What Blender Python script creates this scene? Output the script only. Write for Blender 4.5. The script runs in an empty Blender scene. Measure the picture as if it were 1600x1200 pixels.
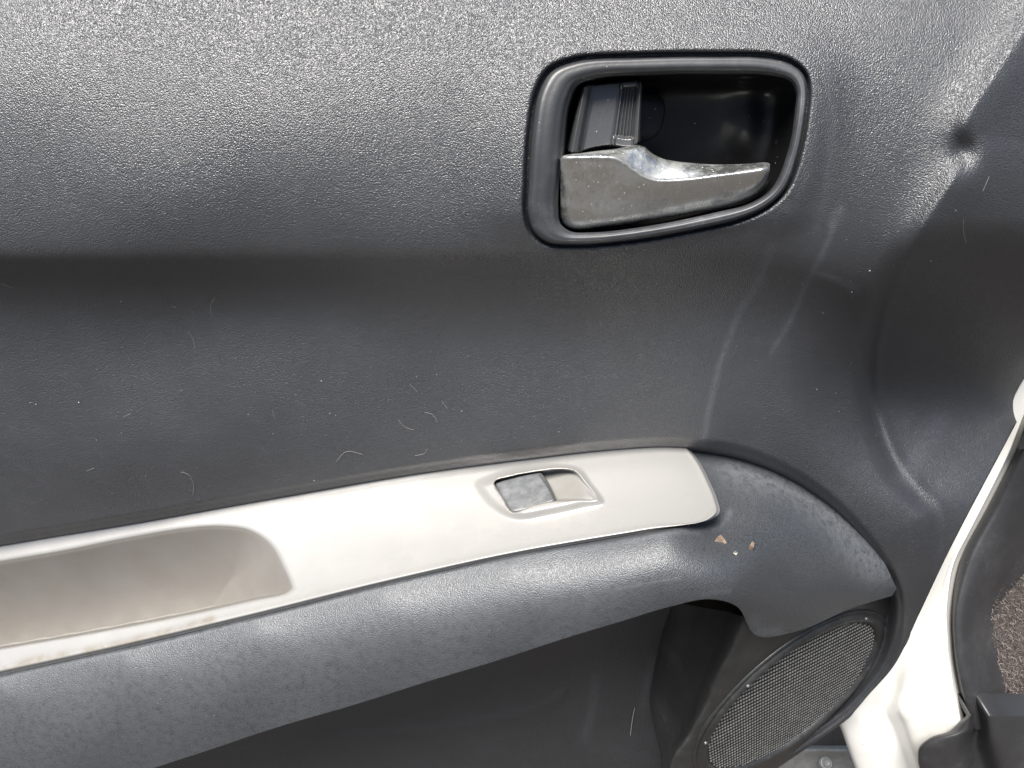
import bpy, math, random
import numpy as np
from mathutils import Matrix, Vector

# ------------------------------------------------------------------ camera, sky, sun, exposure
scene = bpy.context.scene
col = scene.collection
F_PX, PITCH, DIST, CAM_Z = 1250.0, math.radians(35.0), 0.38, 1.05     # 1600 px wide picture
cam_d = bpy.data.cameras.new('camera'); cam = bpy.data.objects.new('camera', cam_d); col.objects.link(cam)
cam.location = (0, -DIST, CAM_Z); cam.rotation_euler = (math.radians(90) - PITCH, 0, 0)
cam_d.sensor_width = 36.0; cam_d.lens = 36.0 * F_PX / 1600.0
cam_d.clip_start = 0.01; cam_d.clip_end = 500.0
scene.camera = cam

SUN_EL, SUN_AZ = math.radians(65), math.radians(214)     # azimuth: 180 = straight behind the camera
w = bpy.data.worlds.new('World'); scene.world = w; w.use_nodes = True
nt = w.node_tree; nt.nodes.clear()
sky = nt.nodes.new('ShaderNodeTexSky'); sky.sky_type = 'NISHITA'; sky.sun_disc = False
sky.sun_elevation = SUN_EL; sky.sun_rotation = SUN_AZ
sky.air_density = 1.0; sky.dust_density = 1.6; sky.ozone_density = 1.0
bg = nt.nodes.new('ShaderNodeBackground'); bg.inputs['Strength'].default_value = 0.05
wo = nt.nodes.new('ShaderNodeOutputWorld')
nt.links.new(sky.outputs[0], bg.inputs[0]); nt.links.new(bg.outputs[0], wo.inputs[0])

sd = bpy.data.lights.new('sun', 'SUN'); so = bpy.data.objects.new('sun', sd); col.objects.link(so)
sd.energy = 5.0; sd.angle = math.radians(28); sd.color = (1.0, 0.96, 0.9)
sv = Vector((math.sin(SUN_AZ) * math.cos(SUN_EL), math.cos(SUN_AZ) * math.cos(SUN_EL), math.sin(SUN_EL)))
so.rotation_euler = sv.to_track_quat('Z', 'Y').to_euler(); so.location = (0, -2, 4)

vs = scene.view_settings
vs.view_transform = 'Standard'; vs.look = 'None'; vs.gamma = 1.0; vs.use_curve_mapping = False
vs.exposure = 1.3

# ------------------------------------------------------------------ pixel -> place
CAM = np.array([0.0, -DIST, CAM_Z])
FW = np.array([0, math.cos(PITCH), -math.sin(PITCH)]); UP = np.array([0, math.sin(PITCH), math.cos(PITCH)]); RT = np.array([1.0, 0, 0])
def ray(u, v):
    u = np.asarray(u, float)[..., None]; v = np.asarray(v, float)[..., None]
    return FW + RT * (u - 800) / F_PX - UP * (v - 600) / F_PX
def P(u, v, h):
    """point seen at pixel (u, v) that stands h metres in front of the door's plane (y = -h)"""
    d = ray(u, v); t = (DIST - np.asarray(h, float))[..., None] / d[..., 1:2]
    return CAM + t * d
def proj(X):
    d = np.asarray(X) - CAM; z = d @ FW
    return 800 + F_PX * (d @ RT) / z, 600 - F_PX * (d @ UP) / z

def crom(pts, n, closed=False):
    p = np.asarray(pts, float)
    if closed: p = np.vstack([p, p[:1]])
    seg = np.maximum(np.linalg.norm(np.diff(p, axis=0), axis=1), 1e-9); t = np.concatenate([[0], np.cumsum(seg ** 0.7)])
    m = np.zeros_like(p)
    for i in range(len(p)):
        if closed and i in (0, len(p) - 1):
            a = (p[0] - p[-2]) / (t[-1] - t[-2]); b = (p[1] - p[0]) / (t[1] - t[0])
            h0, h1 = t[-1] - t[-2], t[1] - t[0]; m[i] = (a * h1 + b * h0) / (h0 + h1)
        elif i == 0: m[i] = (p[1] - p[0]) / (t[1] - t[0])
        elif i == len(p) - 1: m[i] = (p[-1] - p[-2]) / (t[-1] - t[-2])
        else:
            a = (p[i] - p[i-1]) / (t[i] - t[i-1]); b = (p[i+1] - p[i]) / (t[i+1] - t[i])
            h0, h1 = t[i] - t[i-1], t[i+1] - t[i]; m[i] = (a * h1 + b * h0) / (h0 + h1)
    q = np.linspace(0, t[-1], n + 1)[:-1] if closed else np.linspace(0, t[-1], n)
    k = np.clip(np.searchsorted(t, q, side='right') - 1, 0, len(p) - 2)
    hh = (t[k+1] - t[k]); s = ((q - t[k]) / hh)[:, None]; hh = hh[:, None]
    return (2*s**3-3*s**2+1)*p[k] + (s**3-2*s**2+s)*hh*m[k] + (-2*s**3+3*s**2)*p[k+1] + (s**3-s**2)*hh*m[k+1]

def line_at(pts):
    p = np.array(pts, float); d = crom(p, 400)
    o = np.argsort(d[:, 0]); return lambda x: np.interp(x, d[o, 0], d[o, 1])
def dist_poly(u, v, pts, closed=True):
    """unsigned distance, inside flag (closed), signed side (open; + to the right of travel)"""
    p = np.asarray(pts, float); q = np.roll(p, -1, 0) if closed else p[1:]; p0 = p if closed else p[:-1]
    sh = u.shape; u = u.ravel(); v = v.ravel(); best = np.full(u.shape, 1e18); side = np.zeros(u.shape); ins = np.zeros(u.shape, bool)
    for a, b in zip(p0, q):
        dx, dy = b - a; L = dx*dx + dy*dy + 1e-12
        t = np.clip(((u-a[0])*dx + (v-a[1])*dy) / L, 0, 1)
        d2 = (u-a[0]-t*dx)**2 + (v-a[1]-t*dy)**2
        if not closed:
            c = (v-a[1])*dx - (u-a[0])*dy; side = np.where(d2 < best, c, side)
        else:
            cr = ((a[1] > v) != (b[1] > v)); 
            if abs(dy) > 1e-12: ins ^= cr & (u < a[0] + (v - a[1]) * dx / dy)
        best = np.minimum(best, d2)
    d = np.sqrt(best).reshape(sh)
    return d, (ins.reshape(sh) if closed else np.sign(side).reshape(sh))
def sdf(u, v, pts):
    d, i = dist_poly(u, v, pts); return np.where(i, -d, d)
def sm(x): x = np.clip(x, 0, 1); return x*x*(3-2*x)

# ------------------------------------------------------------------ objects
def thing(name, label, cat, loc, group=None):
    o = bpy.data.objects.new(name, None); col.objects.link(o); o.location = loc; o.empty_display_size = 0.05
    o['label'] = label; o['category'] = cat
    if group: o['group'] = group
    return o
def add(name, me, mat, parent=None, smooth=True, **props):
    o = bpy.data.objects.new(name, me); col.objects.link(o)
    if mat is not None and not me.materials: me.materials.append(mat)
    if parent is not None:
        o.parent = parent
        if parent.type == 'EMPTY': o.matrix_parent_inverse = Matrix.Translation(-Vector(parent.location))
    if smooth and len(me.polygons): me.polygons.foreach_set('use_smooth', np.ones(len(me.polygons), bool))
    for k, v_ in props.items(): o[k] = v_
    return o
def raw(verts, faces):
    me = bpy.data.meshes.new('mesh'); me.from_pydata([tuple(map(float, x)) for x in verts], [], faces); me.update(); return me
def grid_mesh(X, keep=None, wrap=False, flip=False, attr=None):
    """X: (m, n, 3) lattice; wrap closes the n direction"""
    m, n, _ = X.shape; idx = np.arange(m*n).reshape(m, n)
    if wrap: idx = np.hstack([idx, idx[:, :1]])
    a, b, c, d = idx[:-1, :-1], idx[:-1, 1:], idx[1:, 1:], idx[1:, :-1]
    f = np.stack([a, d, c, b] if flip else [a, b, c, d], -1)
    f = f[keep] if keep is not None else f.reshape(-1, 4)
    f = f.reshape(-1, 4)
    me = bpy.data.meshes.new('mesh'); me.vertices.add(m*n); me.vertices.foreach_set('co', X.reshape(-1))
    me.loops.add(len(f)*4); me.loops.foreach_set('vertex_index', f.reshape(-1).astype(np.int32))
    me.polygons.add(len(f)); me.polygons.foreach_set('loop_start', (np.arange(len(f))*4).astype(np.int32))
    me.update(calc_edges=True); me.validate()
    if attr:
        for k, arr in attr.items():
            at = me.attributes.new(k, 'FLOAT', 'POINT'); at.data.foreach_set('value', arr.reshape(-1).astype(np.float32))
    return me
def loft(ribs, n, m):
    """ribs: list of (k, 3) world control points -> (m, n, 3)"""
    R = np.array([crom(r, n) for r in ribs])
    return np.stack([crom(R[:, j], m) for j in range(n)], 1)
def tube(path, r, sides=6, taper=True):
    p = np.asarray(path, float); n = len(p); t = np.gradient(p, axis=0); t /= np.linalg.norm(t, axis=1)[:, None] + 1e-12
    ref = np.array([0.3, 0.2, 0.93]); a = np.cross(t, ref); a /= np.linalg.norm(a, axis=1)[:, None] + 1e-12; b = np.cross(t, a)
    ang = np.arange(sides) * 2*math.pi/sides
    rr = np.full(n, r); 
    if taper: rr[0] *= .3; rr[-1] *= .3
    X = p[:, None] + rr[:, None, None]*(np.cos(ang)[None, :, None]*a[:, None] + np.sin(ang)[None, :, None]*b[:, None])
    return grid_mesh(X, wrap=True)

# ------------------------------------------------------------------ materials
class Mat:
    def __init__(s, name):
        s.m = bpy.data.materials.new(name); s.m.use_nodes = True; s.t = s.m.node_tree; s.b = s.t.nodes['Principled BSDF']
        s.tc = s.n('TexCoord').outputs['Object']
    def n(s, kind, **kw):
        x = s.t.nodes.new('ShaderNode' + kind)
        for k, v in kw.items(): setattr(x, k, v)
        return x
    def put(s, sock, val):
        if hasattr(val, 'links') or isinstance(val, bpy.types.NodeSocket): s.t.links.new(val, sock)
        else: sock.default_value = val
    def noise(s, scale, detail=3, rough=.55, vec=None, out=0):
        x = s.n('TexNoise'); s.put(x.inputs['Vector'], vec or s.tc); x.inputs['Scale'].default_value = scale; x.inputs['Detail'].default_value = detail; x.inputs['Roughness'].default_value = rough
        return x.outputs[out]
    def voro(s, scale, feature='F1', vec=None, out='Distance', rand=1.0):
        x = s.n('TexVoronoi', feature=feature); s.put(x.inputs['Vector'], vec or s.tc); x.inputs['Scale'].default_value = scale; x.inputs['Randomness'].default_value = rand
        return x.outputs[out]
    def ramp(s, f, lo, hi, a=0.0, b=1.0):
        x = s.n('MapRange', interpolation_type='SMOOTHSTEP'); s.put(x.inputs[0], f)
        for i, v in zip((1, 2, 3, 4), (lo, hi, a, b)): x.inputs[i].default_value = v
        return x.outputs[0]
    def math(s, op, a, b=0.0):
        x = s.n('Math', operation=op); s.put(x.inputs[0], a); s.put(x.inputs[1], b); return x.outputs[0]
    def mix(s, f, a, b):
        x = s.n('Mix', data_type='RGBA'); s.put(x.inputs[0], f)
        for i, c in ((6, a), (7, b)):
            s.put(x.inputs[i], (*c, 1.0) if isinstance(c, tuple) and len(c) == 3 else c)
        return x.outputs[2]
    def vec(s, scale=(1, 1, 1), rot=(0, 0, 0)):
        x = s.n('Mapping'); s.put(x.inputs['Vector'], s.tc); x.inputs['Scale'].default_value = scale; x.inputs['Rotation'].default_value = rot; return x.outputs[0]
    def bump(s, h, dist, strength=1.0, prev=None):
        x = s.n('Bump'); s.put(x.inputs['Height'], h); x.inputs['Distance'].default_value = dist; x.inputs['Strength'].default_value = strength
        if prev: s.put(x.inputs['Normal'], prev)
        return x.outputs[0]
    def attr(s, name):
        x = s.n('Attribute', attribute_name=name); return x.outputs['Fac']
    def set(s, **kw):
        names = dict(color='Base Color', rough='Roughness', metal='Metallic', spec='Specular IOR Level', normal='Normal', coat='Coat Weight', coat_rough='Coat Roughness')
        for k, v in kw.items(): s.put(s.b.inputs[names[k]], (*v, 1.0) if isinstance(v, tuple) and len(v) == 3 else v)
        return s.m

def specks(M, scale, size, density):
    """scattered dust specks: 1 on a speck"""
    near = M.ramp(M.voro(scale), size, size*.5)
    pick = M.n('SeparateColor'); M.put(pick.inputs[0], M.voro(scale, out='Color'))
    return M.math('MULTIPLY', near, M.ramp(pick.outputs[0], 1-density, 1-density+.02))

def plastic(name, base, dust, rough, grain, depth, dustiness=.5, streak=False, grain_v=True, dirt=(.30, .28, .25), spec=.62):
    M = Mat(name)
    big = M.ramp(M.noise(14, 5, .62), .36, .72); fine = M.ramp(M.noise(160, 4, .7), .42, .75)
    wv = M.noise(38, 6, .7, vec=M.vec((1, 1, .35)))
    haze = M.math('MULTIPLY', big, M.math('ADD', M.math('MULTIPLY', fine, .6), .4))
    haze = M.math('MULTIPLY', haze, dustiness)
    if streak:
        caked = M.math('MULTIPLY', M.attr('dust'), M.ramp(M.noise(220, 5, .75), .25, .62))
        haze = M.math('MAXIMUM', haze, caked)
    c = M.mix(haze, base, dust)
    if streak: c = M.mix(caked, c, tuple(x*2.3 for x in dust))
    sp = M.math('MAXIMUM', specks(M, 420, .16, .10), specks(M, 150, .07, .16))
    sp = M.math('MULTIPLY', sp, M.ramp(M.noise(9, 4, .6), .40, .66))
    c = M.mix(M.math('MULTIPLY', sp, .85), c, dirt)
    if grain_v:
        g = M.voro(grain); g2 = M.noise(grain*1.25, 1, .5)
        hgt = M.math('ADD', M.math('MULTIPLY', g, -.9), M.math('MULTIPLY', g2, .7))
    else:
        hgt = M.noise(grain, 3, .6)
    if grain_v:      # dust lodged in the pits, painting in the grain's missing light-and-dark contrast
        c = M.mix(M.ramp(hgt, -.10, .10, .72, 0.0), c, tuple(x*1.05 for x in dust))
    nrm = M.bump(hgt, depth)
    r = M.math('ADD', M.math('MULTIPLY', wv, .16), rough - .08)
    r = M.math('ADD', r, M.math('MULTIPLY', haze, .18))
    return M.set(color=c, rough=r, normal=nrm, spec=spec)

m_panel = plastic('grained_black_plastic', (.0060, .0065, .0075), (.033, .0355, .042), .41, 1650, .00030, .6, True, spec=1.0)
m_vinyl = plastic('dark_blue_grey_vinyl', (.010, .0112, .014), (.049, .053, .059), .43, 1600, .0002, .36, True, spec=.8)
m_smooth = plastic('smooth_black_plastic', (.012, .0125, .013), (.075, .076, .076), .38, 260, .00012, .60, False, False)
m_bezel = plastic('satin_black_bezel_plastic', (.020, .021, .024), (.12, .125, .135), .46, 180, .00012, .75, False, False)
m_cup = plastic('glossy_black_cup_plastic', (.004, .004, .0045), (.02, .0205, .022), .42, 120, .0001, .22, False, False, spec=.22)
m_lock = plastic('grey_black_lock_plastic', (.035, .036, .038), (.16, .155, .15), .36, 420, .00015, .55, False, False)
m_rubber = plastic('black_rubber', (.018, .018, .020), (.11, .11, .115), .46, 300, .0002, .5, False, False)

def silver_mat():
    M = Mat('silver_painted_plastic')
    br = M.noise(90, 4, .6, vec=M.vec((.12, 1, 1)))
    st = M.ramp(M.noise(26, 6, .7), .48, .74)
    g = M.attr('grime')
    c = M.mix(M.math('MULTIPLY', br, .35), (.283, .279, .272), (.245, .241, .235))
    c = M.mix(M.math('MULTIPLY', st, .18), c, (.42, .39, .34))
    gn = M.math('MULTIPLY', g, M.ramp(M.noise(60, 6, .72), .30, .66))
    c = M.mix(M.math('MULTIPLY', M.attr('soil_shade'), M.ramp(M.noise(30, 5, .6), .1, .9, .5, .8)), c, (.17, .155, .14))  # bowl tone: soil together with painted-in recess shade
    c = M.mix(gn, c, (.20, .175, .14))
    sp = specks(M, 200, .07, .10); c = M.mix(M.math('MULTIPLY', sp, .7), c, (.2, .17, .13))
    r = M.math('ADD', M.math('MULTIPLY', M.noise(50, 4), .16), .28)
    nrm = M.bump(M.noise(900, 2), .00004)
    return M.set(color=c, rough=r, metal=.35, normal=nrm)
m_silver = silver_mat()

def chrome_mat():
    M = Mat('worn_satin_chrome')
    d = M.ramp(M.noise(70, 7, .72), .42, .70); scr = M.ramp(M.noise(500, 3, .6, vec=M.vec((1, 1, .15), (0, .9, 0))), .52, .7)
    sp = M.math('MAXIMUM', specks(M, 500, .22, .20), specks(M, 240, .10, .2))
    c = M.mix(M.math('MULTIPLY', d, .9), (.60, .61, .60), (.15, .155, .148))
    c = M.mix(M.math('MULTIPLY', sp, .8), c, (.50, .49, .46))
    r = M.math('ADD', M.math('MULTIPLY', d, .30), M.math('MULTIPLY', scr, .12)); r = M.math('ADD', r, .24)
    mt = M.math('SUBTRACT', .95, M.math('MULTIPLY', M.math('MAXIMUM', sp, M.math('MULTIPLY', d, .5)), .8))
    return M.set(color=c, rough=r, metal=mt, normal=M.bump(M.noise(350, 4), .00005))
m_chrome = chrome_mat()

def white_mat():
    M = Mat('white_car_paint')
    d = M.ramp(M.noise(22, 6, .7), .55, .78); sp = specks(M, 160, .10, .12)
    c = M.mix(M.math('MULTIPLY', d, .35), (.78, .77, .73), (.52, .49, .42))
    c = M.mix(sp, c, (.22, .19, .15))
    return M.set(color=c, rough=.3, coat=.4, normal=M.bump(M.noise(30, 2), .0004))
m_white = white_mat()

def plain(name, color, rough, metal=0.0, nscale=80, var=.5, depth=.0002):
    M = Mat(name); dk = tuple(x*(1-var) for x in color)
    c = M.mix(M.ramp(M.noise(nscale, 5, .7), .3, .7), dk, color)
    return M.set(color=c, rough=rough, metal=metal, normal=M.bump(M.noise(nscale*4, 3), depth))
m_switch = plain('dusty_grey_switch_plastic', (.115, .12, .125), .38, 0, 160, .45)
m_stud = plain('dusty_grey_grille_mesh', (.115, .115, .112), .42, 0, 120, .35)
m_back = plain('grille_backing_black', (.006, .006, .006), .7)
m_hair = plain('pale_lint', (.34, .33, .30), .6, 0, 50, .2)
m_crumb = plain('tan_crumbs', (.42, .34, .25), .8, 0, 600, .6)
m_leaf = plain('dry_leaf_tan', (.19, .135, .10), .75, 0, 500, .4)
m_carpet = plain('brown_grey_carpet', (.085, .070, .064), .95, 0, 300, .7, .002)
m_fibre = plain('brown_grey_carpet_fibre', (.20, .165, .15), .9, 0, 260, .75)
m_ground = plain('brown_dirt_ground', (.062, .054, .047), .95, 0, 6, .5, .02)
m_bracket = plain('grey_painted_steel', (.30, .30, .29), .45, .1, 60, .35)

# ------------------------------------------------------------------ shape of the door panel (depth over the picture)
B_pts = [(-320, 900), (-200, 878), (0, 845), (300, 795), (600, 742), (800, 713), (950, 697), (1060, 692), (1140, 701)]
F_pts = [(-320, 1124), (-200, 1098), (0, 1055), (200, 1011), (400, 963), (600, 913), (800, 868), (1000, 833), (1060, 823), (1130, 812)]
Bl, Fl = line_at(B_pts), line_at(F_pts)
ridge = crom([(1760, -200), (1690, -90), (1620, 20), (1560, 112), (1508, 200), (1506, 240), (1496, 272), (1450, 345), (1398, 445), (1376, 520), (1368, 590),
              (1380, 660), (1405, 720), (1440, 765), (1470, 795), (1476, 840), (1462, 905), (1430, 980), (1380, 1060), (1300, 1130), (1180, 1200), (1000, 1290), (900, 1400)], 120)
bez_out = crom([(822, 331), (823, 294), (828, 206), (841, 137), (859, 109), (894, 94), (987, 87), (1112, 85), (1206, 88), (1237, 97), (1257, 116), (1262, 141),
                (1259, 181), (1247, 244), (1228, 294), (1200, 322), (1159, 341), (1081, 359), (987, 375), (894, 382), (853, 378), (831, 361)], 180, True)
bez_in = crom([(873, 325), (880, 250), (891, 159), (903, 134), (931, 123), (1019, 117), (1112, 115), (1206, 118), (1234, 126), (1243, 141), (1242, 175), (1231, 237),
               (1206, 294), (1175, 316), (1112, 333), (1019, 352), (925, 363), (891, 361), (876, 349)], 180, True)
def top_h(v): return .040 - 2.1e-7 * np.maximum(400 - v, 0)**2 - 0.5e-7 * np.maximum(150 - v, 0)**2
def bez_ref(v): return .040 - 2.4e-7 * np.maximum(400 - v, 0)**2
vc_line = line_at([(-400, 407), (0, 407), (500, 405), (900, 404), (1150, 402), (1300, 440), (1380, 478), (1600, 520), (2100, 600)])

S_line = crom(B_pts[:-2] + [(1040, 692), (1080, 694), (1150, 703), (1215, 727), (1285, 770), (1340, 822), (1380, 876), (1403, 925), (1404, 985), (1385, 1040), (1330, 1105), (1240, 1170)], 90)
def panel_h(u, v, detail=True):
    vc = vc_line(u); x = v - vc
    A = .021 - .004 * sm((u - 1000) / 300); wdt = 30 + 14 * sm((u - 500) / 600); eps = 11 + 18 * sm((u - 700) / 450)
    t = (np.sqrt(x*x + eps*eps) + x) / 2
    hl = top_h(np.minimum(v, 400)) - A * (1 - np.exp(-t / wdt))
    hl += .010 * sm((v - 470) / 260)
    hl -= .018 * sm((v - 900) / 160) * sm((1150 - u) / 60)              # back of the door pocket
    # front border of the panel, to the right of the ridge
    d, s = dist_poly(u, v, ridge, False); d = -d * s
    up = sm((530 - v) / 190)
    wl = 40.0
    hr_top = top_h(np.minimum(v, 400)) - .00007 * np.maximum(d, 0) - .004*sm((v-330)/140)
    bend = .050 * np.exp(-((v - 630) / 125.0)**2)
    hr_low = .026 - bend - .00016 * np.maximum(d, 0) - .006 * sm((v - 850) / 200)
    hl = hl - bend * np.clip((d + 145) / 145, 0, 1)**1.7
    hr = hr_low + (hr_top - hr_low) * up
    k = sm((d + wl) / wl)
    h = hl * (1 - k) + hr * k
    h += up * (.0030 * np.exp(-(d / np.where(d > 0, 45.0, 16.0))**2) + .0046 * np.exp(-(d / np.where(d > 0, 130.0, 40.0))**2)) * (1 - .8*np.exp(-(((u - 1503) / 26)**2 + ((v - 236) / 28)**2)))
    h -= .0009 * np.exp(-(((u - 1503) / 20)**2 + ((v - 236) / 34)**2))
    h += .0010 * np.exp(-(d / 10.0)**2) * (1 - up)
    # the skin runs in behind the armrest along its joint
    q = (v > 640) & (v < 1250); ds = np.full(u.shape, -200.0); ds[v >= 1250] = 200.0
    if q.any():
        a_, b_ = dist_poly(u[q], v[q], S_line, False); ds[q] = a_ * b_
    h -= .0035 * sm(1 + ds / 9.0) * (ds < 0) + (.0035 + .016 * sm(ds / 22.0)) * (ds >= 0)
    if detail:
        near = (u > 640) & (u < 1450) & (v < 560) & (v > -120)
        db = np.full(u.shape, 400.0); db[near] = sdf(u[near], v[near], bez_out[::2])
        h += .0048 * np.exp(-(np.maximum(db, 0) / 54.0)**2) * (1 - .6 * sm((v - 330) / 60))
        h -= .0060 * sm(1 - db / 7.0)
        return h, db
    return h

# faint moulded crease in the pocket and soft waviness of the worn panel
def wavy(u, v):
    return .0005*np.sin(u/97.0+v/61.0) + .0004*np.sin(u/53.0-v/83.0+1.3)

# ------------------------------------------------------------------ things
car = thing('car', 'white car with its black-lined door open beside the sill', 'car', (0.2, 0.03, 0.0))

# panel skin
edge = line_at([(-260, 2060), (0, 1926), (300, 1770), (630, 1604), (865, 1481), (960, 1436), (1040, 1397), (1085, 1358), (1125, 1322), (1181, 1236), (1200, 1195), (1260, 1060), (1330, 850), (1420, 500)])
nv, nu = 520, 720
vv = np.linspace(-220, 1400, nv); ss = np.linspace(0, 1, nu)
V = np.repeat(vv[:, None], nu, 1); U = -320 + ss[None, :] * (edge(vv)[:, None] + 320)
H, DB = panel_h(U, V); H = H + wavy(U, V)
# moulded step on the pocket wall
cd, _ = dist_poly(U, V, crom([(480, 1160), (620, 1146), (760, 1128), (850, 1104), (880, 1085)], 30), False); H += .0012*np.exp(-(cd/9.0)**2)
X = P(U, V, H)
dust = np.zeros(U.shape)
def paint(arr, pts, width, amount, fade=True):
    c = crom(pts, 40); d_, _ = dist_poly(U, V, c, False); arr[:] = np.maximum(arr, amount*np.exp(-(d_/width)**2))
paint(dust, [(1205, 385), (1190, 430), (1150, 500), (1125, 570), (1108, 640), (1098, 695)], 5.5, .6)
paint(dust, [(1310, 335), (1283, 400), (1262, 440), (1235, 500), (1205, 550)], 5, .5)
paint(dust, [(1290, 90), (1300, 200), (1292, 290), (1275, 360)], 9, .30)
paint(dust, [(1270, 150), (1262, 260), (1240, 330)], 6, .28)
paint(dust, [(1300, 352), (1312, 330)], 8, .8)
paint(dust, [(1415, 745), (1440, 700), (1470, 655)], 16, .4)
paint(dust, [(1230, 330), (1180, 365), (1090, 385), (1000, 400)], 14, .45)
paint(dust, [(1275, 425), (1310, 437), (1340, 455)], 5, .6)
bl = Bl(np.clip(U, -320, 1100)); dust = np.maximum(dust, .45*np.exp(-np.maximum(bl-V, 0)/16.0)*(V < bl)*sm((760-U)/500))
paint(dust, [(930, 1060), (925, 1110), (915, 1150)], 8, .5)
paint(dust, [(1005, 1100), (1012, 1060), (1022, 1030)], 7, .45)
back = X[:, -1:] + np.array([0.0, .022, 0.0]); r1 = X[:, -1:] + np.array([.0006, .002, 0.0])
X = np.concatenate([X, r1, back], 1); Dd = np.concatenate([dust, dust[:, -1:], dust[:, -1:]*0], 1)
keepq = np.ones((nv-1, nu+1), bool); keepq[:, :nu-1] = DB[:-1, :-1] > -14
door = add('door', grid_mesh(X, keep=keepq, attr={'dust': Dd}), m_panel, car, label='grained black plastic door trim panel')

shell = np.concatenate([back + np.array([-.004, -.006, 0]), back + np.array([-.003, .0, 0]), back + np.array([.001, .012, 0]), back + np.array([.001, .05, 0]), back + np.array([-.03, .055, 0])], 1)
add('door_shell', grid_mesh(shell), m_white, door, label='white painted steel edge of the door')

# ---- speaker plane
SP_Q = 1.05; SP_C = P(1238., 1089.4, .044); AZ, EL, SR = math.radians(26.5), math.radians(-2.0), .0712
SP_N = np.array([math.sin(AZ)*math.cos(EL), -math.cos(AZ)*math.cos(EL), math.sin(EL)])
SP_A = np.cross([0, 0, 1], SP_N); SP_A /= np.linalg.norm(SP_A); SP_B = np.cross(SP_N, SP_A)
def plane_h(u, v, off=0.0):
    d = ray(u, v); t = ((SP_C + SP_N*off - CAM) @ SP_N) / (d @ SP_N); return -(CAM + t[..., None]*d)[..., 1]

# ---- armrest
def tf(u, v): return (v - Bl(u)) / (Fl(u) - Bl(u))
def trim_h(u, v): return .018 + .067 * tf(u, v)
El = line_at([(-320, 1372), (-200, 1336), (0, 1276), (270, 1193), (400, 1149), (562, 1099), (750, 1040), (925, 986), (1034, 952), (1100, 939)])
ribs = []
for u in (-320, -200, 0, 200, 400, 600, 800, 950, 1050):
    b, f_, e = float(Bl(u)), float(Fl(u)), float(El(u))
    c = [(u, b-3, .010), (u, b+3, .0145), (u, b*.5+f_*.5, .018+.067*.5-.003), (u, f_-4, .0815), (u, f_+(e-f_)*.10, .0900), (u, f_+(e-f_)*.30, .0980), (u, f_+(e-f_)*.6, .1065), (u, e-7, .1115)]
    w_ = [P(np.array(a), np.array(b_), np.array(h_)) for a, b_, h_ in c]
    ee = P(np.array(u), np.array(e), np.array(.109)); w_ += [ee, ee+np.array([0, .012, -.003]), ee+np.array([0, .04, .004]), ee+np.array([0, .11, .02])]
    ribs.append(np.array(w_))
ends = [((1150, 703), (1112, 938)), ((1215, 727), (1152, 949)), ((1285, 770), (1181, 993)), ((1340, 822), (1243, 986)), ((1380, 876), (1328, 951)), ((1401, 920), (1394, 931))]
for i, (S, E_) in enumerate(ends):
    S, E_ = np.array(S, float), np.array(E_, float); he = float(plane_h(*E_)) + .011
    if i == 0: he = .1080
    if i == 1: he = .1020
    hs = .013 + .004*i
    g = lambda k: S*(1-k) + E_*k
    ks = (.50, .46, .34, .22, .16, .2)[i]; hsh = hs + np.linalg.norm(E_-S)*ks*.00044; hsh = min(hsh, he*.8+hs*.2)
    kk = [0, .03, ks*.5, ks*.92, ks+(1-ks)*.12, ks+(1-ks)*.42, ks+(1-ks)*.78, .97][:]
    hh = [hs-.003, hs+.001, hs*.48+hsh*.52, hsh*.97, hsh+(he-hsh)*.22, hsh+(he-hsh)*.62+.003, hsh+(he-hsh)*.92+.002, he+.001]
    w_ = [P(*g(k), h_) for k, h_ in zip(kk, hh)]
    ee = P(*E_, he); q_ = (1, 1, 1, .8, .5, .2)[i]; xx = (-.004, -.008, -.006, 0, 0, 0)[i]
    w_ += [ee, ee+np.array([xx, .010, -.003])*q_, ee+np.array([2*xx, .03, .000])*q_, ee+np.array([2*xx, .06, .01])*q_]
    ribs.append(np.array(w_))
# one smooth skin through all those points: thin-plate spline of depth over the picture
RB = [r_[:9] for r_ in ribs]
cp = np.concatenate(RB); cu_, cv_ = proj(cp); ch_ = -cp[:, 1]; cs = np.stack([cu_, cv_], 1)/400.0
def tps_k(d2): return .5*d2*np.log(d2+1e-12)
n_ = len(cs); K = tps_k(((cs[:, None]-cs[None])**2).sum(-1)) + np.eye(n_)*6e-3
Pm = np.concatenate([np.ones((n_, 1)), cs], 1); Am = np.block([[K, Pm], [Pm.T, np.zeros((3, 3))]])
sol = np.linalg.solve(Am, np.concatenate([ch_, np.zeros(3)]))
def arm_depth(u, v):
    q = np.stack([u, v], -1).reshape(-1, 2)/400.0; out = np.empty(len(q))
    for i0 in range(0, len(q), 20000):
        d2 = ((q[i0:i0+20000, None]-cs[None])**2).sum(-1); out[i0:i0+20000] = tps_k(d2) @ sol[:n_] + sol[n_] + q[i0:i0+20000] @ sol[n_+1:]
    return out.reshape(np.shape(u))
PXr = np.array([crom(np.stack(proj(r_), 1), 110) for r_ in RB]); PXm = np.stack([crom(PXr[:, j], 560) for j in range(110)], 1)
tr_poly = np.array([(x, float(Bl(x))) for x in np.linspace(-340, 1060, 40)] + [(1071, 693), (1094, 724), (1110, 755), (1121, 782), (1124, 800), (1112, 811), (1088, 818)] + [(x, float(Fl(x))) for x in np.linspace(1060, -340, 40)])
AH = arm_depth(PXm[..., 0], PXm[..., 1]); sd_ = sdf(PXm[..., 0], PXm[..., 1], tr_poly)
seat = trim_h(np.clip(PXm[..., 0], -320, 1125), PXm[..., 1]) - .0045
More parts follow.
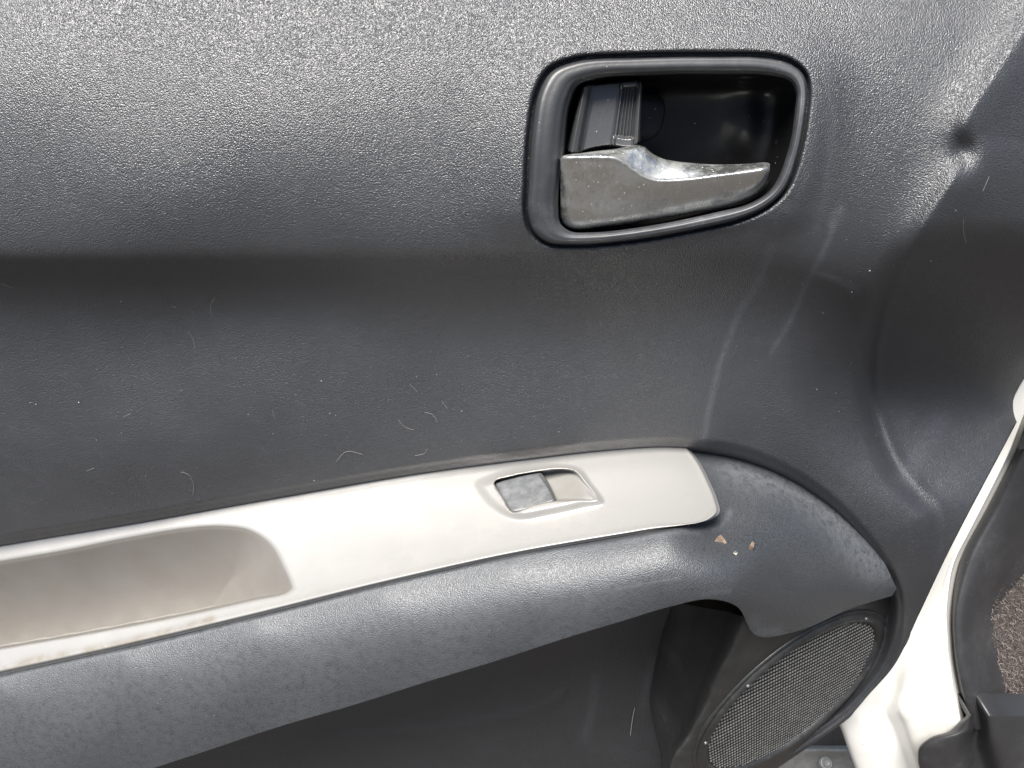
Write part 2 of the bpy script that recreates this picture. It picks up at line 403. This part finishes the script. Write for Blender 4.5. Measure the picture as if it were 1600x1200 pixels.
AH = np.where(sd_ < 4, np.minimum(AH, seat*sm((4-sd_)/6.0) + AH*(1-sm((4-sd_)/6.0))), AH)
VX = P(PXm[..., 0], PXm[..., 1], AH)
OF = np.array([r_[9:]-r_[8] for r_ in ribs]); OFm = np.stack([crom(OF[:, j], 560) for j in range(OF.shape[1])], 1)
WR = np.stack([crom(np.concatenate([VX[i:i+1, -1], VX[i:i+1, -1]+OFm[i]]), 41)[1:] for i in range(560)])
AX = np.concatenate([VX, WR], 1)
au, av = proj(AX); U, V = au, av
ad = np.zeros(au.shape)
paint(ad, [(1150, 720), (1230, 745), (1300, 800), (1372, 885)], 34, .95)  # settled dust on the end's top, with its overhead brightness painted in
paint(ad, [(1180, 965), (1184, 985), (1215, 985)], 7, .7)
paint(ad, [(1100, 930), (1140, 925)], 6, .35)
paint(ad, [(450, 1090), (600, 1060), (700, 1030)], 2, .15)
paint(ad, [(960, 920), (1030, 908), (1062, 905)], 2.5, .5)
paint(ad, [(1140, 800), (1128, 822), (1060, 832), (900, 862), (500, 945), (100, 1042)], 5, .55)
ad = np.maximum(ad, .34*sm((1175-au)/260.0)*(.8+.2*np.sin(au/71.0)*np.sin(au/43.0+av/37.0)))  # paler front, fading out towards the rounded end
AX = AX + (wavy(au*1.3, av)*.6)[..., None]*np.array([0, -1, 0])
atf = tf(np.clip(au, -320, 1100), av); ak = ~((atf > .08) & (atf < .93) & (au < 1050) & (np.arange(150)[None, :] < 90))
armrest = add('armrest', grid_mesh(AX, keep=ak[:-1, :-1], attr={'dust': ad}), m_vinyl, door, label='padded blue-grey vinyl armrest with a rounded front end')

# ---- silver armrest insert with its bowl and switch seat
tr = []
for u in (-320, -200, 0, 200, 400, 600, 800, 900, 980, 1020):
    tr.append([(u, float(Bl(u))), (u, float(Fl(u)))])
tr2 = [crom(np.array([(a[0], a[1]), ((a[0]+b[0])/2, (a[1]+b[1])/2), (b[0], b[1])]), 130) for a, b in tr]
tr2 += [crom([(1045, 692), (1066, 722), (1076, 755), (1078, 790), (1068, 812), (1052, 824)], 130), crom([(1071, 693), (1094, 724), (1110, 755), (1121, 782), (1124, 800), (1112, 811), (1088, 818)], 130)]
TR = np.array(tr2); PX = np.stack([crom(TR[:, j], 700) for j in range(130)], 1)
tu, tv = PX[..., 0], PX[..., 1]; U, V = tu, tv
hb = trim_h(np.minimum(tu, 1125), tv)
tri = np.linspace(0, 1, 130)[None, :] * np.ones((700, 1)); si = np.linspace(0, 1, 700)[:, None]*np.ones((1, 130))
bowl_top = crom([(-400, 942), (-200, 908), (0, 875), (100, 858), (200, 838), (300, 822), (350, 820), (392, 827), (425, 850), (445, 885), (457, 912), (459, 920)], 80)
bowl_bot = crom([(459, 920), (450, 927), (400, 938), (300, 960), (150, 989), (0, 1015), (-200, 1052), (-400, 1090)], 60)
bowl = np.vstack([bowl_top, bowl_bot[1:]])
bd = sdf(tu, tv, bowl); dt, _ = dist_poly(tu, tv, bowl_top, False); db_, _ = dist_poly(tu, tv, bowl_bot, False)
inb = sm(-bd/4.0)
hb = hb - inb * (.052*np.tanh(np.maximum(dt-1, 0)/135.0)) * sm(db_/5.0)
hb = hb - .0005*np.exp(-((bd+2)/3.0)**2)
sw_out = crom([(742, 757), (775, 739), (835, 728), (880, 726), (907, 733), (924, 755), (944, 786), (910, 795), (860, 806), (806, 813), (775, 800), (750, 775)], 90, True)
sw_in = crom([(772, 753), (800, 743), (845, 735), (880, 732), (899, 736), (912, 750), (933, 781), (900, 783), (870, 784), (835, 790), (800, 801), (786, 780)], 90, True)
d1 = sdf(tu, tv, sw_out); d2 = sdf(tu, tv, sw_in)
lift = .0046*sm(-d1/18.0 + .12)*(.55+.45*sm((tu-740)/90)*1.0)
hb = hb + lift
scoop = .0015 + .0105*sm((935-tu-(tv-745)*.3+14)/95.0)
hb = hb - sm(-d2/4.0)*scoop
ed = np.minimum(np.minimum(tri, 1-tri)*200, (1-si)*1300*.9)       # rounded outer edge
hb = hb - .0035*sm(1 - ed/7.0) + .0003*np.exp(-((ed-9)/6.0)**2)
TX = P(tu, tv, hb)
under = TX[:, -1:] + np.array([0, .003, -.003]); TXx = np.concatenate([TX, under], 1)
grime = np.zeros(tu.shape)
paint(grime, [(-100, 1066), (60, 1030), (200, 1003), (330, 968)], 7, .9)
paint(grime, [(60, 880), (95, 905), (90, 930)], 10, .35); paint(grime, [(250, 845), (225, 858), (215, 870)], 8, .35)
soil_shade = inb*1.0; grime = np.maximum(grime, .12*inb)  # whole bowl darkened: some dirt, plus its shade painted into the colour
bl2 = np.abs(tv-Bl(np.minimum(tu, 1125))); grime = np.maximum(grime, .9*np.exp(-(bl2/3.2)**2)*sm((800-tu)/500))
grime = np.maximum(grime, .30*sm(-d2/6.0))
grime = np.maximum(grime, .35*np.exp(-(np.abs(d2)/2.5)**2))
silver = add('armrest_insert', grid_mesh(TXx, attr={'grime': np.concatenate([grime, grime[:, -1:]], 1), 'soil_shade': np.concatenate([soil_shade, soil_shade[:, -1:]], 1)}), m_silver, door, label='silver plastic armrest insert with a long pull bowl')

# window switch rocker
def patch(c00, c10, c11, c01, hf, n=26, crown=.0008, rim=.003, corner=.14):
    a = np.linspace(-1, 1, n); A_, B_ = np.meshgrid(a, a)
    # squircle mapping keeps the corners rounded
    x = A_*np.sqrt(1-corner*B_*B_); y = B_*np.sqrt(1-corner*A_*A_); s = (x+1)/2; t = (y+1)/2
    q = [np.array(c, float) for c in (c00, c10, c11, c01)]
    uv = q[0]*((1-s)*(1-t))[..., None] + q[1]*(s*(1-t))[..., None] + q[2]*(s*t)[..., None] + q[3]*((1-s)*t)[..., None]
    e = np.maximum(abs(A_), abs(B_)); h = hf(uv[..., 0], uv[..., 1]) + crown*(1-e**2) - rim*np.clip((e-.9)/.1, 0, 1)**2
    return P(uv[..., 0], uv[..., 1], h)
rocker = add('window_switch', grid_mesh(patch((769, 754), (847, 735), (873, 784), (798, 805), lambda a, b: trim_h(a, b)+.0012, rim=.004)), m_switch, door, label='dusty grey window switch')
lp = np.array([(842, 741), (848, 750), (858, 764), (870, 783)], float); c = crom(lp, 14)
add('switch_edge', tube(P(c[:, 0], c[:, 1], trim_h(c[:, 0], c[:, 1])+.0014), .00045), m_silver if False else m_lock, door)

# ---- handle bezel
ctr = np.array([1050.0, 235.0])
def by_angle(poly, ang):
    a = np.arctan2(poly[:, 1]-ctr[1], poly[:, 0]-ctr[0]); r = np.hypot(*(poly-ctr).T); o = np.argsort(a); a, r = a[o], r[o]
    a3 = np.concatenate([a-2*math.pi, a, a+2*math.pi]); return np.interp(ang, a3, np.tile(r, 3))
ang = np.linspace(-math.pi, math.pi, 321)[:-1]
# resample by angle, but spread the samples along the outline
dense = crom(bez_out, 321, True); ang = np.sort(np.arctan2(dense[:, 1]-ctr[1], dense[:, 0]-ctr[0]))
ro, ri = by_angle(crom(bez_out, 900, True), ang), by_angle(crom(bez_in, 900, True), ang)
dirs = np.stack([np.cos(ang), np.sin(ang)], 1)
prof = crom([(-.03, -.010), (0.0, -.004), (.05, .0015), (.15, .0042), (.40, .0050), (.70, .0042), (.90, .0016), (1.0, -.0040), (1.02, -.012)], 44)
rings = []
for w_, hh in prof:
    uv = ctr + dirs*(ro*(1-w_)+ri*w_)[:, None]; rings.append(P(uv[:, 0], uv[:, 1], bez_ref(uv[:, 1]) + hh))
bezel = add('handle_bezel', grid_mesh(np.array(rings), wrap=True, flip=True), m_bezel, door)
cup = []
for s in np.concatenate([np.linspace(1.02, .9, 14), np.linspace(.86, .0004, 30)]):
    uv = ctr + dirs*(ri*s)[:, None]; d_ = .006 + .028*(1-np.clip(s, 0, 1)**9) + .003*(1-s*s)
    d_ = d_ - .006*np.exp(-(((uv[:, 0]-1165)/34)**2 + ((uv[:, 1]-190)/60)**2))*(s < .95)
    cup.append(P(uv[:, 0], uv[:, 1], bez_ref(uv[:, 1]) - d_))
cupo = add('handle_cup', grid_mesh(np.array(cup), wrap=True, flip=True), m_cup, door)

# slot plate in the cup
def plate(poly, hf, thick, n=80, rim=.0012):
    pl = crom(poly, n, True); c_ = pl.mean(0); L = []
    for k, dz in ((1.0, -thick), (1.0, -rim*.6), (.985, -rim*.2), (.96, 0), (.5, .0001), (.01, .0001)):
        q = c_ + (pl-c_)*k; L.append(P(q[:, 0], q[:, 1], hf(q[:, 0], q[:, 1]) + dz))
    return grid_mesh(np.array(L), wrap=True)
add('slot_cover', plate([(985, 148), (1022, 147), (1033, 152), (1039, 164), (1038, 182), (1033, 200), (1022, 214), (1005, 222), (985, 226)], lambda a, b: bez_ref(b)-.026, .008), m_cup, door)

# lock slider
tp = crom([(907, 139), (912, 133), (930, 130), (960, 127), (985, 125), (999, 125), (1004, 131)], 110)
bt = crom([(884, 234), (888, 239), (905, 240), (918, 235), (955, 229), (984, 232), (1001, 222)], 110)
tt = np.linspace(0, 1, 60)[:, None]; s_ = np.linspace(0, 1, 110)[None, :]
LU = tp[None, :, 0]*(1-tt) + bt[None, :, 0]*tt; LV = tp[None, :, 1]*(1-tt) + bt[None, :, 1]*tt
pr = np.interp(s_, [0, .03, .07, .13, .19, .24, .29, .6, .63, .66, .85, .89, .94, .975, 1], [-.020, -.012, -.0085, -.0065, -.0078, -.0112, -.0122, -.0122, -.0128, -.0142, -.0135, -.0105, -.0092, -.0105, -.018])
rib = .0011*np.sin((s_-.645)/(.205)*2*math.pi*5)*((s_ > .645) & (s_ < .85))*sm((tt-.09)/.03)*sm((.86-tt)/.03)
cap = .0035*((s_ > .63) & (s_ < .87))*(1-sm((tt-.09)/.03)*sm((.86-tt)/.03))
LH = bez_ref(LV) + pr + rib + cap - .010*np.clip((abs(tt-.5)-.47)/.03, 0, 1)**2 + .002
LK = P(LU, LV, LH)
lock = add('lock_slider', grid_mesh(LK), m_lock, door, label='dark grey lock slider with ribbed thumb grip')

# lever
lev = [(876, 340, 250, 247), (880, 349, 246, 243), (890, 355.5, 245, 241), (906, 358.5, 244.5, 239.5), (935, 355, 244, 236), (962, 351.5, 246, 233), (978, 349, 254, 230.5), (992, 347, 265, 228),
       (1006, 344.5, 274, 231), (1019, 342.5, 279, 241), (1035, 340, 281, 249), (1055, 337, 280.5, 253), (1085, 332, 278, 256), (1112, 327, 274.5, 257.5), (1140, 320.5, 271, 257.5), (1162, 313.5, 268, 256.5),
       (1180, 304.5, 265.5, 255), (1193, 291, 263, 254), (1200, 278, 261.5, 254.5), (1203, 267, 260.5, 256)]
LR = []
for k, (u, b, m_, t_) in enumerate(lev):
    e0 = min(k, len(lev)-1-k); dp = -.0035*max(0, 1-e0/2.0)
    h0 = bez_ref(320.0)
    tl = (t_-m_)
    c = [(u, b-1, h0-.016), (u, b, h0-.0035+dp), (u, b-3, h0-.0008+dp), (u, b-8, h0+.0004+dp), (u, b*.6+m_*.4, h0+.0024+dp), (u, m_+7, h0+.0050+dp), (u, m_+1.5, h0+.0052+dp), (u, m_-2, h0+.0040+dp),
         (u, m_+tl*.45, h0+.0014+dp), (u, m_+tl*.85, h0-.0022+dp), (u, t_, h0-.0045+dp), (u, t_+1, h0-.015)]
    LR.append(P(*np.array(c).T))
lever = add('handle_lever', grid_mesh(loft(LR, 90, 200), flip=True), m_chrome, door, label='worn satin chrome pull lever')

# ---- speaker housing
hz = [((1045, 940), (1172, 962), (1370, 905), (1385, 905)), ((1030, 1008), (1152, 1008), (1399, 937), (1407, 937)), ((1019, 1062), (1132, 1046), (1400, 972), (1424, 978)),
      ((1015, 1098), (1114, 1090), (1379, 1032), (1402, 1036)), ((1022, 1138), (1090, 1134), (1338, 1091), (1350, 1100)), ((1030, 1172), (1064, 1172), (1275, 1141), (1282, 1152)),
      ((1033, 1225), (1049, 1222), (1196, 1190), (1203, 1200)), ((1034, 1290), (1047, 1288), (1110, 1236), (1118, 1248))]
HR = []
for L_, C_, R_, O_ in hz:
    L_, C_, R_, O_ = [np.array(a, float) for a in (L_, C_, R_, O_)]
    ph = lambda q: float(plane_h(q[0], q[1]))
    hc = ph(C_); pts = [P(*L_, np.array(-.012)), P(*(L_+[3, 0]), np.array(.004))]
    for k in (.35, .7): q = L_*(1-k)+C_*k; pts.append(P(*q, np.array(.004*(1-k)+hc*k - .006*k)))
    q = C_; pts.append(P(*q, np.array(hc-.0035)))
    for k in (.06, .15, .3, .5, .7, .85, .94, .98): q = C_*(1-k)+R_*k; pts.append(P(*q, np.array(ph(q)-(0 if k > .1 else .0006))))
    hr = ph(R_); pts.append(P(*R_, np.array(hr-.0015)))
    q = R_*.6+O_*.4; pts.append(P(*q, np.array(hr-.009))); pts.append(P(*O_, np.array(min(hr-.02, .006))))
    pts.append(pts[-1]+np.array([0, .03, 0])); HR.append(np.array(pts))
hx = loft(HR, 170, 150)
housing = add('speaker_housing', grid_mesh(hx, flip=True), m_smooth, door)
def disc(r, a, z): return SP_C + SP_N*z + r*SP_Q*(math.cos(a)*SP_A + math.sin(a)*SP_B)
def lathe(profile, n=128):
    a = np.linspace(0, 2*math.pi, n, endpoint=False)
    return np.array([[disc(r, t, z) for t in a] for r, z in profile])
speaker = add('speaker_ring', grid_mesh(lathe([(.0815, -.002), (.0812, .0003), (.0803, .0012), (.0790, .0010), (.0785, .0004), (.0778, .0016), (.0765, .0028), (.0745, .0030), (.0725, .0024), (.0712, .0008), (.0706, -.001)]), wrap=True), m_smooth, door)
add('grille_backing', grid_mesh(lathe([(.0715, -.0002), (.05, .0006), (.0005, .0012)]), wrap=True), m_back, door)
# perforated mesh: rows of small raised knuckles
sv_, sf_ = [], []
rng = random.Random(4); py, pxx = .0045, .0023; nr = int(.076/py)+1
for j in range(-nr, nr+1):
    y = j*py
    for i in range(-40, 41):
        x = (i + (.5 if j % 2 else 0))*pxx
        if x*x+y*y > (.0700*SP_Q)**2: continue
        z0 = .0006 + .0006*(1-(x*x+y*y)/.0712**2); rx, ry = pxx*.47, py*.28
        b0 = len(sv_); jz = rng.uniform(-.00008, .00008)
        for k in range(6):
            t = k*math.pi/3; sv_.append(SP_C+SP_N*z0+SP_A*(x+rx*math.cos(t))+SP_B*(y+ry*math.sin(t)))
        for k in range(6):
            t = k*math.pi/3; sv_.append(SP_C+SP_N*(z0+.00055+jz)+SP_A*(x+.62*rx*math.cos(t))+SP_B*(y+.62*ry*math.sin(t)))
        sv_.append(SP_C+SP_N*(z0+.00075+jz)+SP_A*x+SP_B*y)
        for k in range(6):
            k2 = (k+1) % 6; sf_.append((b0+k, b0+k2, b0+6+k2, b0+6+k)); sf_.append((b0+6+k, b0+6+k2, b0+12))
add('grille_mesh', raw(sv_, sf_), m_stud, door, kind='stuff')
for a_ in (1.02, 2.35, 3.05, 4.0):
    X_ = []
    for zz, k in ((0, 1.0), (.0012, 1.0), (.0016, .7), (.0016, .01)):
        X_.append([disc(.0762, a_, .0026+zz) + .0012*k*(math.cos(t)*SP_A*1.2+math.sin(t)*SP_B) for t in np.linspace(0, 2*math.pi, 14, endpoint=False)])
    add('ring_clip', grid_mesh(np.array(X_), wrap=True), m_lock, door)

# ------------------------------------------------------------------ the car's body beside the hinge
body = car
rows = [(520, 1640, 1672, 1684), (640, 1575, 1604, 1618), (707, 1540, 1577, 1592), (780, 1502, 1541, 1557), (830, 1476, 1515, 1530), (880, 1448, 1490, 1505), (950, 1410, 1478, 1491), (1020, 1372, 1480, 1493),
        (1075, 1330, 1488, 1502), (1110, 1306, 1496, 1510), (1133, 1319, 1502, 1515), (1165, 1331, 1512, 1526), (1200, 1344, 1522, 1536), (1290, 1376, 1552, 1566)]
BR = []
for i, (v, a, b, c_) in enumerate(rows):
    k = sm((v-700)/500.0); hl_, hr_ = -.056 + .050*k, -.048 + .078*k
    pts = []
    for q in (-.02, 0, .12, .26, .40, .55, .7, .85, .95):
        st = 0.0
        if v > 1040:
            st = -.010*np.exp(-((q-.40)/.07)**2) - .006*np.exp(-((q-.22)/.06)**2)
            st *= sm((v-1040)/60.0)
        pts.append(P(a*(1-max(q, 0))+b*max(q, 0), np.array(float(v)), np.array(hl_*(1-q)+hr_*q + st - (.03 if q < 0 else 0))))
    e = P(b, np.array(float(v)), np.array(hr_-.001)); pts += [e, e+np.array([.0035, .004, -.001]), P(c_, np.array(float(v)), np.array(hr_-.016)), P(c_+6, np.array(float(v)), np.array(hr_-.03))]
    BR.append(np.array(pts))
pil = add('pillar_panel', grid_mesh(loft(BR, 140, 150), flip=True), m_white, body, label='white painted pillar and sill flange')

# black kick trim between the flange and the carpet
KR = []
for v, a, r_, m_, c_ in [(520, 1678, 1700, 1740, 1790), (640, 1612, 1640, 1690, 1750), (707, 1586, 1612, 1660, 1720), (780, 1549, 1582, 1630, 1690), (880, 1498, 1528, 1570, 1610), (950, 1485, 1503, 1530, 1566), (1020, 1487, 1502, 1528, 1570), (1075, 1496, 1514, 1545, 1588), (1116, 1506, 1526, 1562, 1612), (1140, 1514, 1536, 1575, 1630)]:
    k = sm((v-700)/500.0); h0 = -.048 + .078*k
    pts = [P(*np.array([a-2., v, h0-.030])), P(*np.array([a, v, h0-.014])), P(*np.array([a+5., v, h0-.004])), P(*np.array([r_*.5+a*.5, v, h0+.001])), P(*np.array([r_*1., v, h0+.002])), P(*np.array([m_*1., v, h0-.008])), P(*np.array([m_*.5+c_*.5, v, h0-.018])), P(*np.array([c_*1., v, h0-.026])), P(*np.array([c_+6., v, h0-.045]))]
    KR.append(np.array(pts))
kick = add('kick_trim', grid_mesh(loft(KR, 90, 110), flip=True), m_rubber, body)
# scuff plate lying over the sill
SR_ = []
for v, uu in [(1118, (1511, 1516, 1526, 1545, 1580, 1640, 1720)), (1126, (1503, 1512, 1526, 1547, 1584, 1646, 1726)), (1142, (1488, 1506, 1526, 1550, 1588, 1652, 1732)), (1152, (1460, 1492, 1524, 1552, 1592, 1656, 1736)), (1166, (1443, 1484, 1524, 1556, 1598, 1662, 1742)), (1185, (1440, 1482, 1530, 1562, 1606, 1670, 1750)), (1220, (1449, 1490, 1542, 1574, 1620, 1684, 1764)), (1300, (1475, 1520, 1572, 1604, 1650, 1714, 1790))]:
    k = sm((v-700)/500.0); h0 = -.048+.078*k
    dh = (.004, .009, -.002, .014, .006, .0, -.01)
    pts = [P(*np.array([uu[0]-1., v, h0-.012]))] + [P(*np.array([float(x), v, h0+d_])) for x, d_ in zip(uu, dh)]; SR_.append(np.array(pts))
scx = loft(SR_, 90, 80); lip = scx[:1] + np.array([0, .02, -.002]); scx = np.concatenate([lip, scx], 0)
scuff = add('scuff_plate', grid_mesh(scx, flip=True), m_rubber, body)
# carpet
CR = []
for v, a, b in [(820, 1600, 1850), (880, 1566, 1840), (950, 1556, 1830), (1010, 1560, 1830), (1060, 1574, 1830), (1110, 1598, 1830), (1160, 1625, 1840)]:
    k = sm((v-700)/500.0); h0 = -.048+.078*k - .022
    CR.append(np.array([P(*np.array([a*(1-q)+b*q, v, h0 - .01*(1-q)*0 - .05*q])) for q in (-.05, .15, .4, .7, 1.0)]))
cx = loft(CR, 90, 90); rs = np.random.default_rng(3); cx[1:-1, 1:-1] += rs.normal(0, .0006, cx[1:-1, 1:-1].shape)
carpet = add('carpet', grid_mesh(cx, flip=True), m_carpet, body, label='coarse brown-grey floor carpet')
fv, ff = [], []
for _ in range(9000):
    i, j = rs.integers(1, 89), rs.integers(1, 62); p = cx[i, j]*(1-rs.random())+cx[i, min(j+1, 89)]*rs.random()
    p = cx[i, j] + (cx[i, j+1]-cx[i, j])*rs.random() + (cx[min(i+1, 89), j]-cx[i, j])*rs.random()
    d = rs.normal(0, 1, 3); d[1] = -abs(d[1])*.8-.2; d[2] += .2; d /= np.linalg.norm(d); ln = rs.uniform(.0025, .006)
    s = np.cross(d, rs.normal(0, 1, 3)); s /= np.linalg.norm(s); wd = .00022; b0 = len(fv)
    mid = p+d*ln*.55+rs.normal(0, .0005, 3)
    fv += [p-s*wd, p+s*wd, mid+s*wd*.8, mid-s*wd*.8, p+d*ln+rs.normal(0, .0008, 3)]; ff += [(b0, b0+1, b0+2, b0+3), (b0+3, b0+2, b0+4)]
add('carpet_fibres', raw(fv, ff), m_fibre, carpet, kind='stuff')
# grey rocker bracket with a round plug, low behind the speaker
rk = []
for v, us in [(1165, (1180, 1215, 1250, 1290, 1335)), (1172, (1175, 1212, 1250, 1292, 1338)), (1180, (1170, 1210, 1250, 1293, 1340)), (1200, (1165, 1210, 1252, 1296, 1346)), (1290, (1160, 1215, 1262, 1310, 1375))]:
    rk.append(np.array([P(*np.array([float(x), v + (6 if i_ == 0 else 0), -.09 + (0 if v > 1170 else -.02) + .004*math.sin(i_*1.7)])) for i_, x in enumerate(us)]))
rocker_b = add('rocker_bracket', grid_mesh(loft(rk, 40, 40), flip=True), m_bracket, body)
pc = P(1291., 1192., np.array(-.083)); pn = np.array([0, -.55, .83]); pa = np.array([1., 0, 0]); pb = np.cross(pn, pa)
add('drain_plug', grid_mesh(np.array([[pc+pn*z+r*(math.cos(t)*pa+math.sin(t)*pb) for t in np.linspace(0, 2*math.pi, 24, endpoint=False)] for r, z in ((.0068, -.004), (.0066, .001), (.005, .0022), (.0042, .0008), (.0036, .0002), (.0002, .0002))]), wrap=True), m_bracket, rocker_b)

# dark wedge at the gap beside the door's edge
q = np.array([(1622, 640), (1607, 664), (1590, 697), (1593, 703), (1602, 701), (1622, 668)], float)
top_ = P(q[:, 0], q[:, 1], np.full(6, -.038)); bot_ = P(q[:, 0], q[:, 1], np.full(6, -.062))
add('dark_wedge', raw(list(top_)+list(bot_), [tuple(range(6))]+[(i_, i_+6, (i_+1) % 6+6, (i_+1) % 6) for i_ in range(6)]), m_rubber, body, smooth=False)

# ------------------------------------------------------------------ ground far below the door
g = add('ground', raw([(-60, -60, 0), (60, -60, 0), (60, 60, 0), (-60, 60, 0)], [(0, 1, 2, 3)]), m_ground, None, False, kind='structure')

# ------------------------------------------------------------------ litter: hairs, crumbs, leaf fragments
def on_panel(uv, lift):
    uv = np.asarray(uv, float); h, _ = panel_h(uv[:, 0], uv[:, 1]); h = h + wavy(uv[:, 0], uv[:, 1]); return P(uv[:, 0], uv[:, 1], h+lift)
hairs = [[(336, 464), (329, 478), (331, 496)], [(293, 518), (301, 528), (305, 545)], [(281, 737), (295, 742), (302, 756), (301, 775)], [(663, 644), (676, 648), (684, 660)],
         [(622, 656), (634, 668), (648, 672)], [(668, 700), (664, 708), (648, 712)], [(525, 722), (540, 706), (568, 710)], [(192, 652), (204, 646)], [(838, 452), (842, 468)],
         [(135, 736), (148, 731)], [(1510, 382), (1505, 360), (1506, 340)], [(1535, 300), (1546, 275)], [(2, 443), (20, 450)], [(268, 478), (276, 481)], [(425, 640), (430, 655)], [(640, 600), (652, 612)], [(700, 640), (690, 626)], [(985, 720), (1000, 690)]]
for hp in hairs[:-1]:
    c = crom(hp, 14)
    add('stray_hair', tube(on_panel(c, .0005), .00006, 5), m_hair, None, label='fine pale hair clinging to the black door trim panel', category='hair', group='hairs on the door panel')
c = crom([(985, 1150), (988, 1125), (992, 1105)], 14)
add('stray_hair', tube(on_panel(c, .002), .0003, 5), m_hair, None, label='short thick pale fibre inside the dark door pocket', category='hair')
for hp in ([(870, 702), (882, 712), (886, 722)],):
    c = crom(hp, 14); add('stray_hair', tube(P(c[:, 0], c[:, 1], trim_h(c[:, 0], c[:, 1])+.0015), .00006, 5), m_hair, None, label='fine pale hair at the back edge of the silver armrest insert', category='hair')

# surface look-up for the armrest
fu, fvv, fh = au.ravel(), av.ravel(), -AX[..., 1].ravel()
n_vis = 100
fu, fvv, fh = au[:, :n_vis].ravel(), av[:, :n_vis].ravel(), -AX[:, :n_vis, 1].ravel()
def arm_h(u, v): return fh[np.argmin((fu-u)**2+(fvv-v)**2)]
def flake(poly, lift=.0010, thick=.0004):
    pl = np.array(poly, float); hh = np.array([arm_h(*p) for p in pl]); hh = hh.mean()*.5+hh*.5
    a = P(pl[:, 0], pl[:, 1], hh+lift+thick + .0008*np.sin(np.arange(len(pl))*2.1)); b = P(pl[:, 0], pl[:, 1], hh+lift-.001); n = len(pl)
    return raw(list(a)+list(b), [tuple(range(n))]+[(i, i+n, (i+1) % n+n, (i+1) % n) for i in range(n)])
add('leaf_fragment', flake([(1116, 846), (1121, 839), (1126, 835), (1132, 842), (1136, 849), (1129, 850), (1123, 848)]), m_leaf, None, False, label='tan triangular dry leaf fragment on the vinyl armrest', category='leaf')
add('leaf_fragment', flake([(1168, 862), (1171, 853), (1175, 846), (1179, 848), (1178, 855), (1173, 862)]), m_leaf, None, False, label='slim brown dry leaf fragment on the rounded end of the armrest', category='leaf')
add('lint_flake', flake([(1145, 864), (1149, 860), (1153, 864), (1150, 868)]), m_hair, None, False, label='small white flake on the armrest below the leaf fragments', category='flake')

def grit(points, normals_h, sizes, seed):
    r_ = np.random.default_rng(seed); v_, f_ = [], []
    for p, s in zip(points, sizes):
        b0 = len(v_); o = r_.normal(0, 1, (4, 3)); o /= np.linalg.norm(o, axis=1)[:, None]; o *= s*r_.uniform(.5, 1.2, (4, 1))
        v_ += [p+x for x in o]; f_ += [(b0, b0+1, b0+2), (b0, b0+2, b0+3), (b0, b0+3, b0+1), (b0+1, b0+3, b0+2)]
    return raw(v_, f_)
rs = np.random.default_rng(11)
# crumbs caught in the joint behind the armrest insert
cu = np.concatenate([rs.uniform(150, 720, 500), rs.uniform(-50, 1080, 260), rs.normal(275, 14, 60), rs.normal(460, 10, 40)])
cv = Bl(cu) - 1.5 + rs.normal(0, 2.2, len(cu)); ch = .0165 + rs.normal(0, .0006, len(cu))
add('crumbs', grit(P(cu, cv, ch), None, rs.uniform(.0002, .0007, len(cu)), 5), m_crumb, None, False, kind='stuff', label='tan crumbs and grit caught behind the silver armrest insert', category='crumbs')
# dust flecks over the panel
pu = np.concatenate([rs.uniform(-100, 1500, 500), rs.uniform(100, 1000, 240), rs.uniform(1150, 1560, 200)]); pv = np.concatenate([rs.uniform(420, 860, 500), rs.uniform(600, 830, 240), rs.uniform(250, 900, 200)])
ok = (pv < Bl(np.clip(pu, -320, 1130))-4) & (pu < edge(pv)-10) & ~((pu > 1100) & (pv > 690) & (pu < 1420)); pu, pv = pu[ok], pv[ok]
add('dust_flecks', grit(on_panel(np.stack([pu, pv], 1), .0003), None, np.minimum(rs.exponential(.00013, len(pu))+.00009, .0005), 6), m_hair, None, False, kind='stuff', label='pale dust flecks scattered over the black door panel', category='dust')
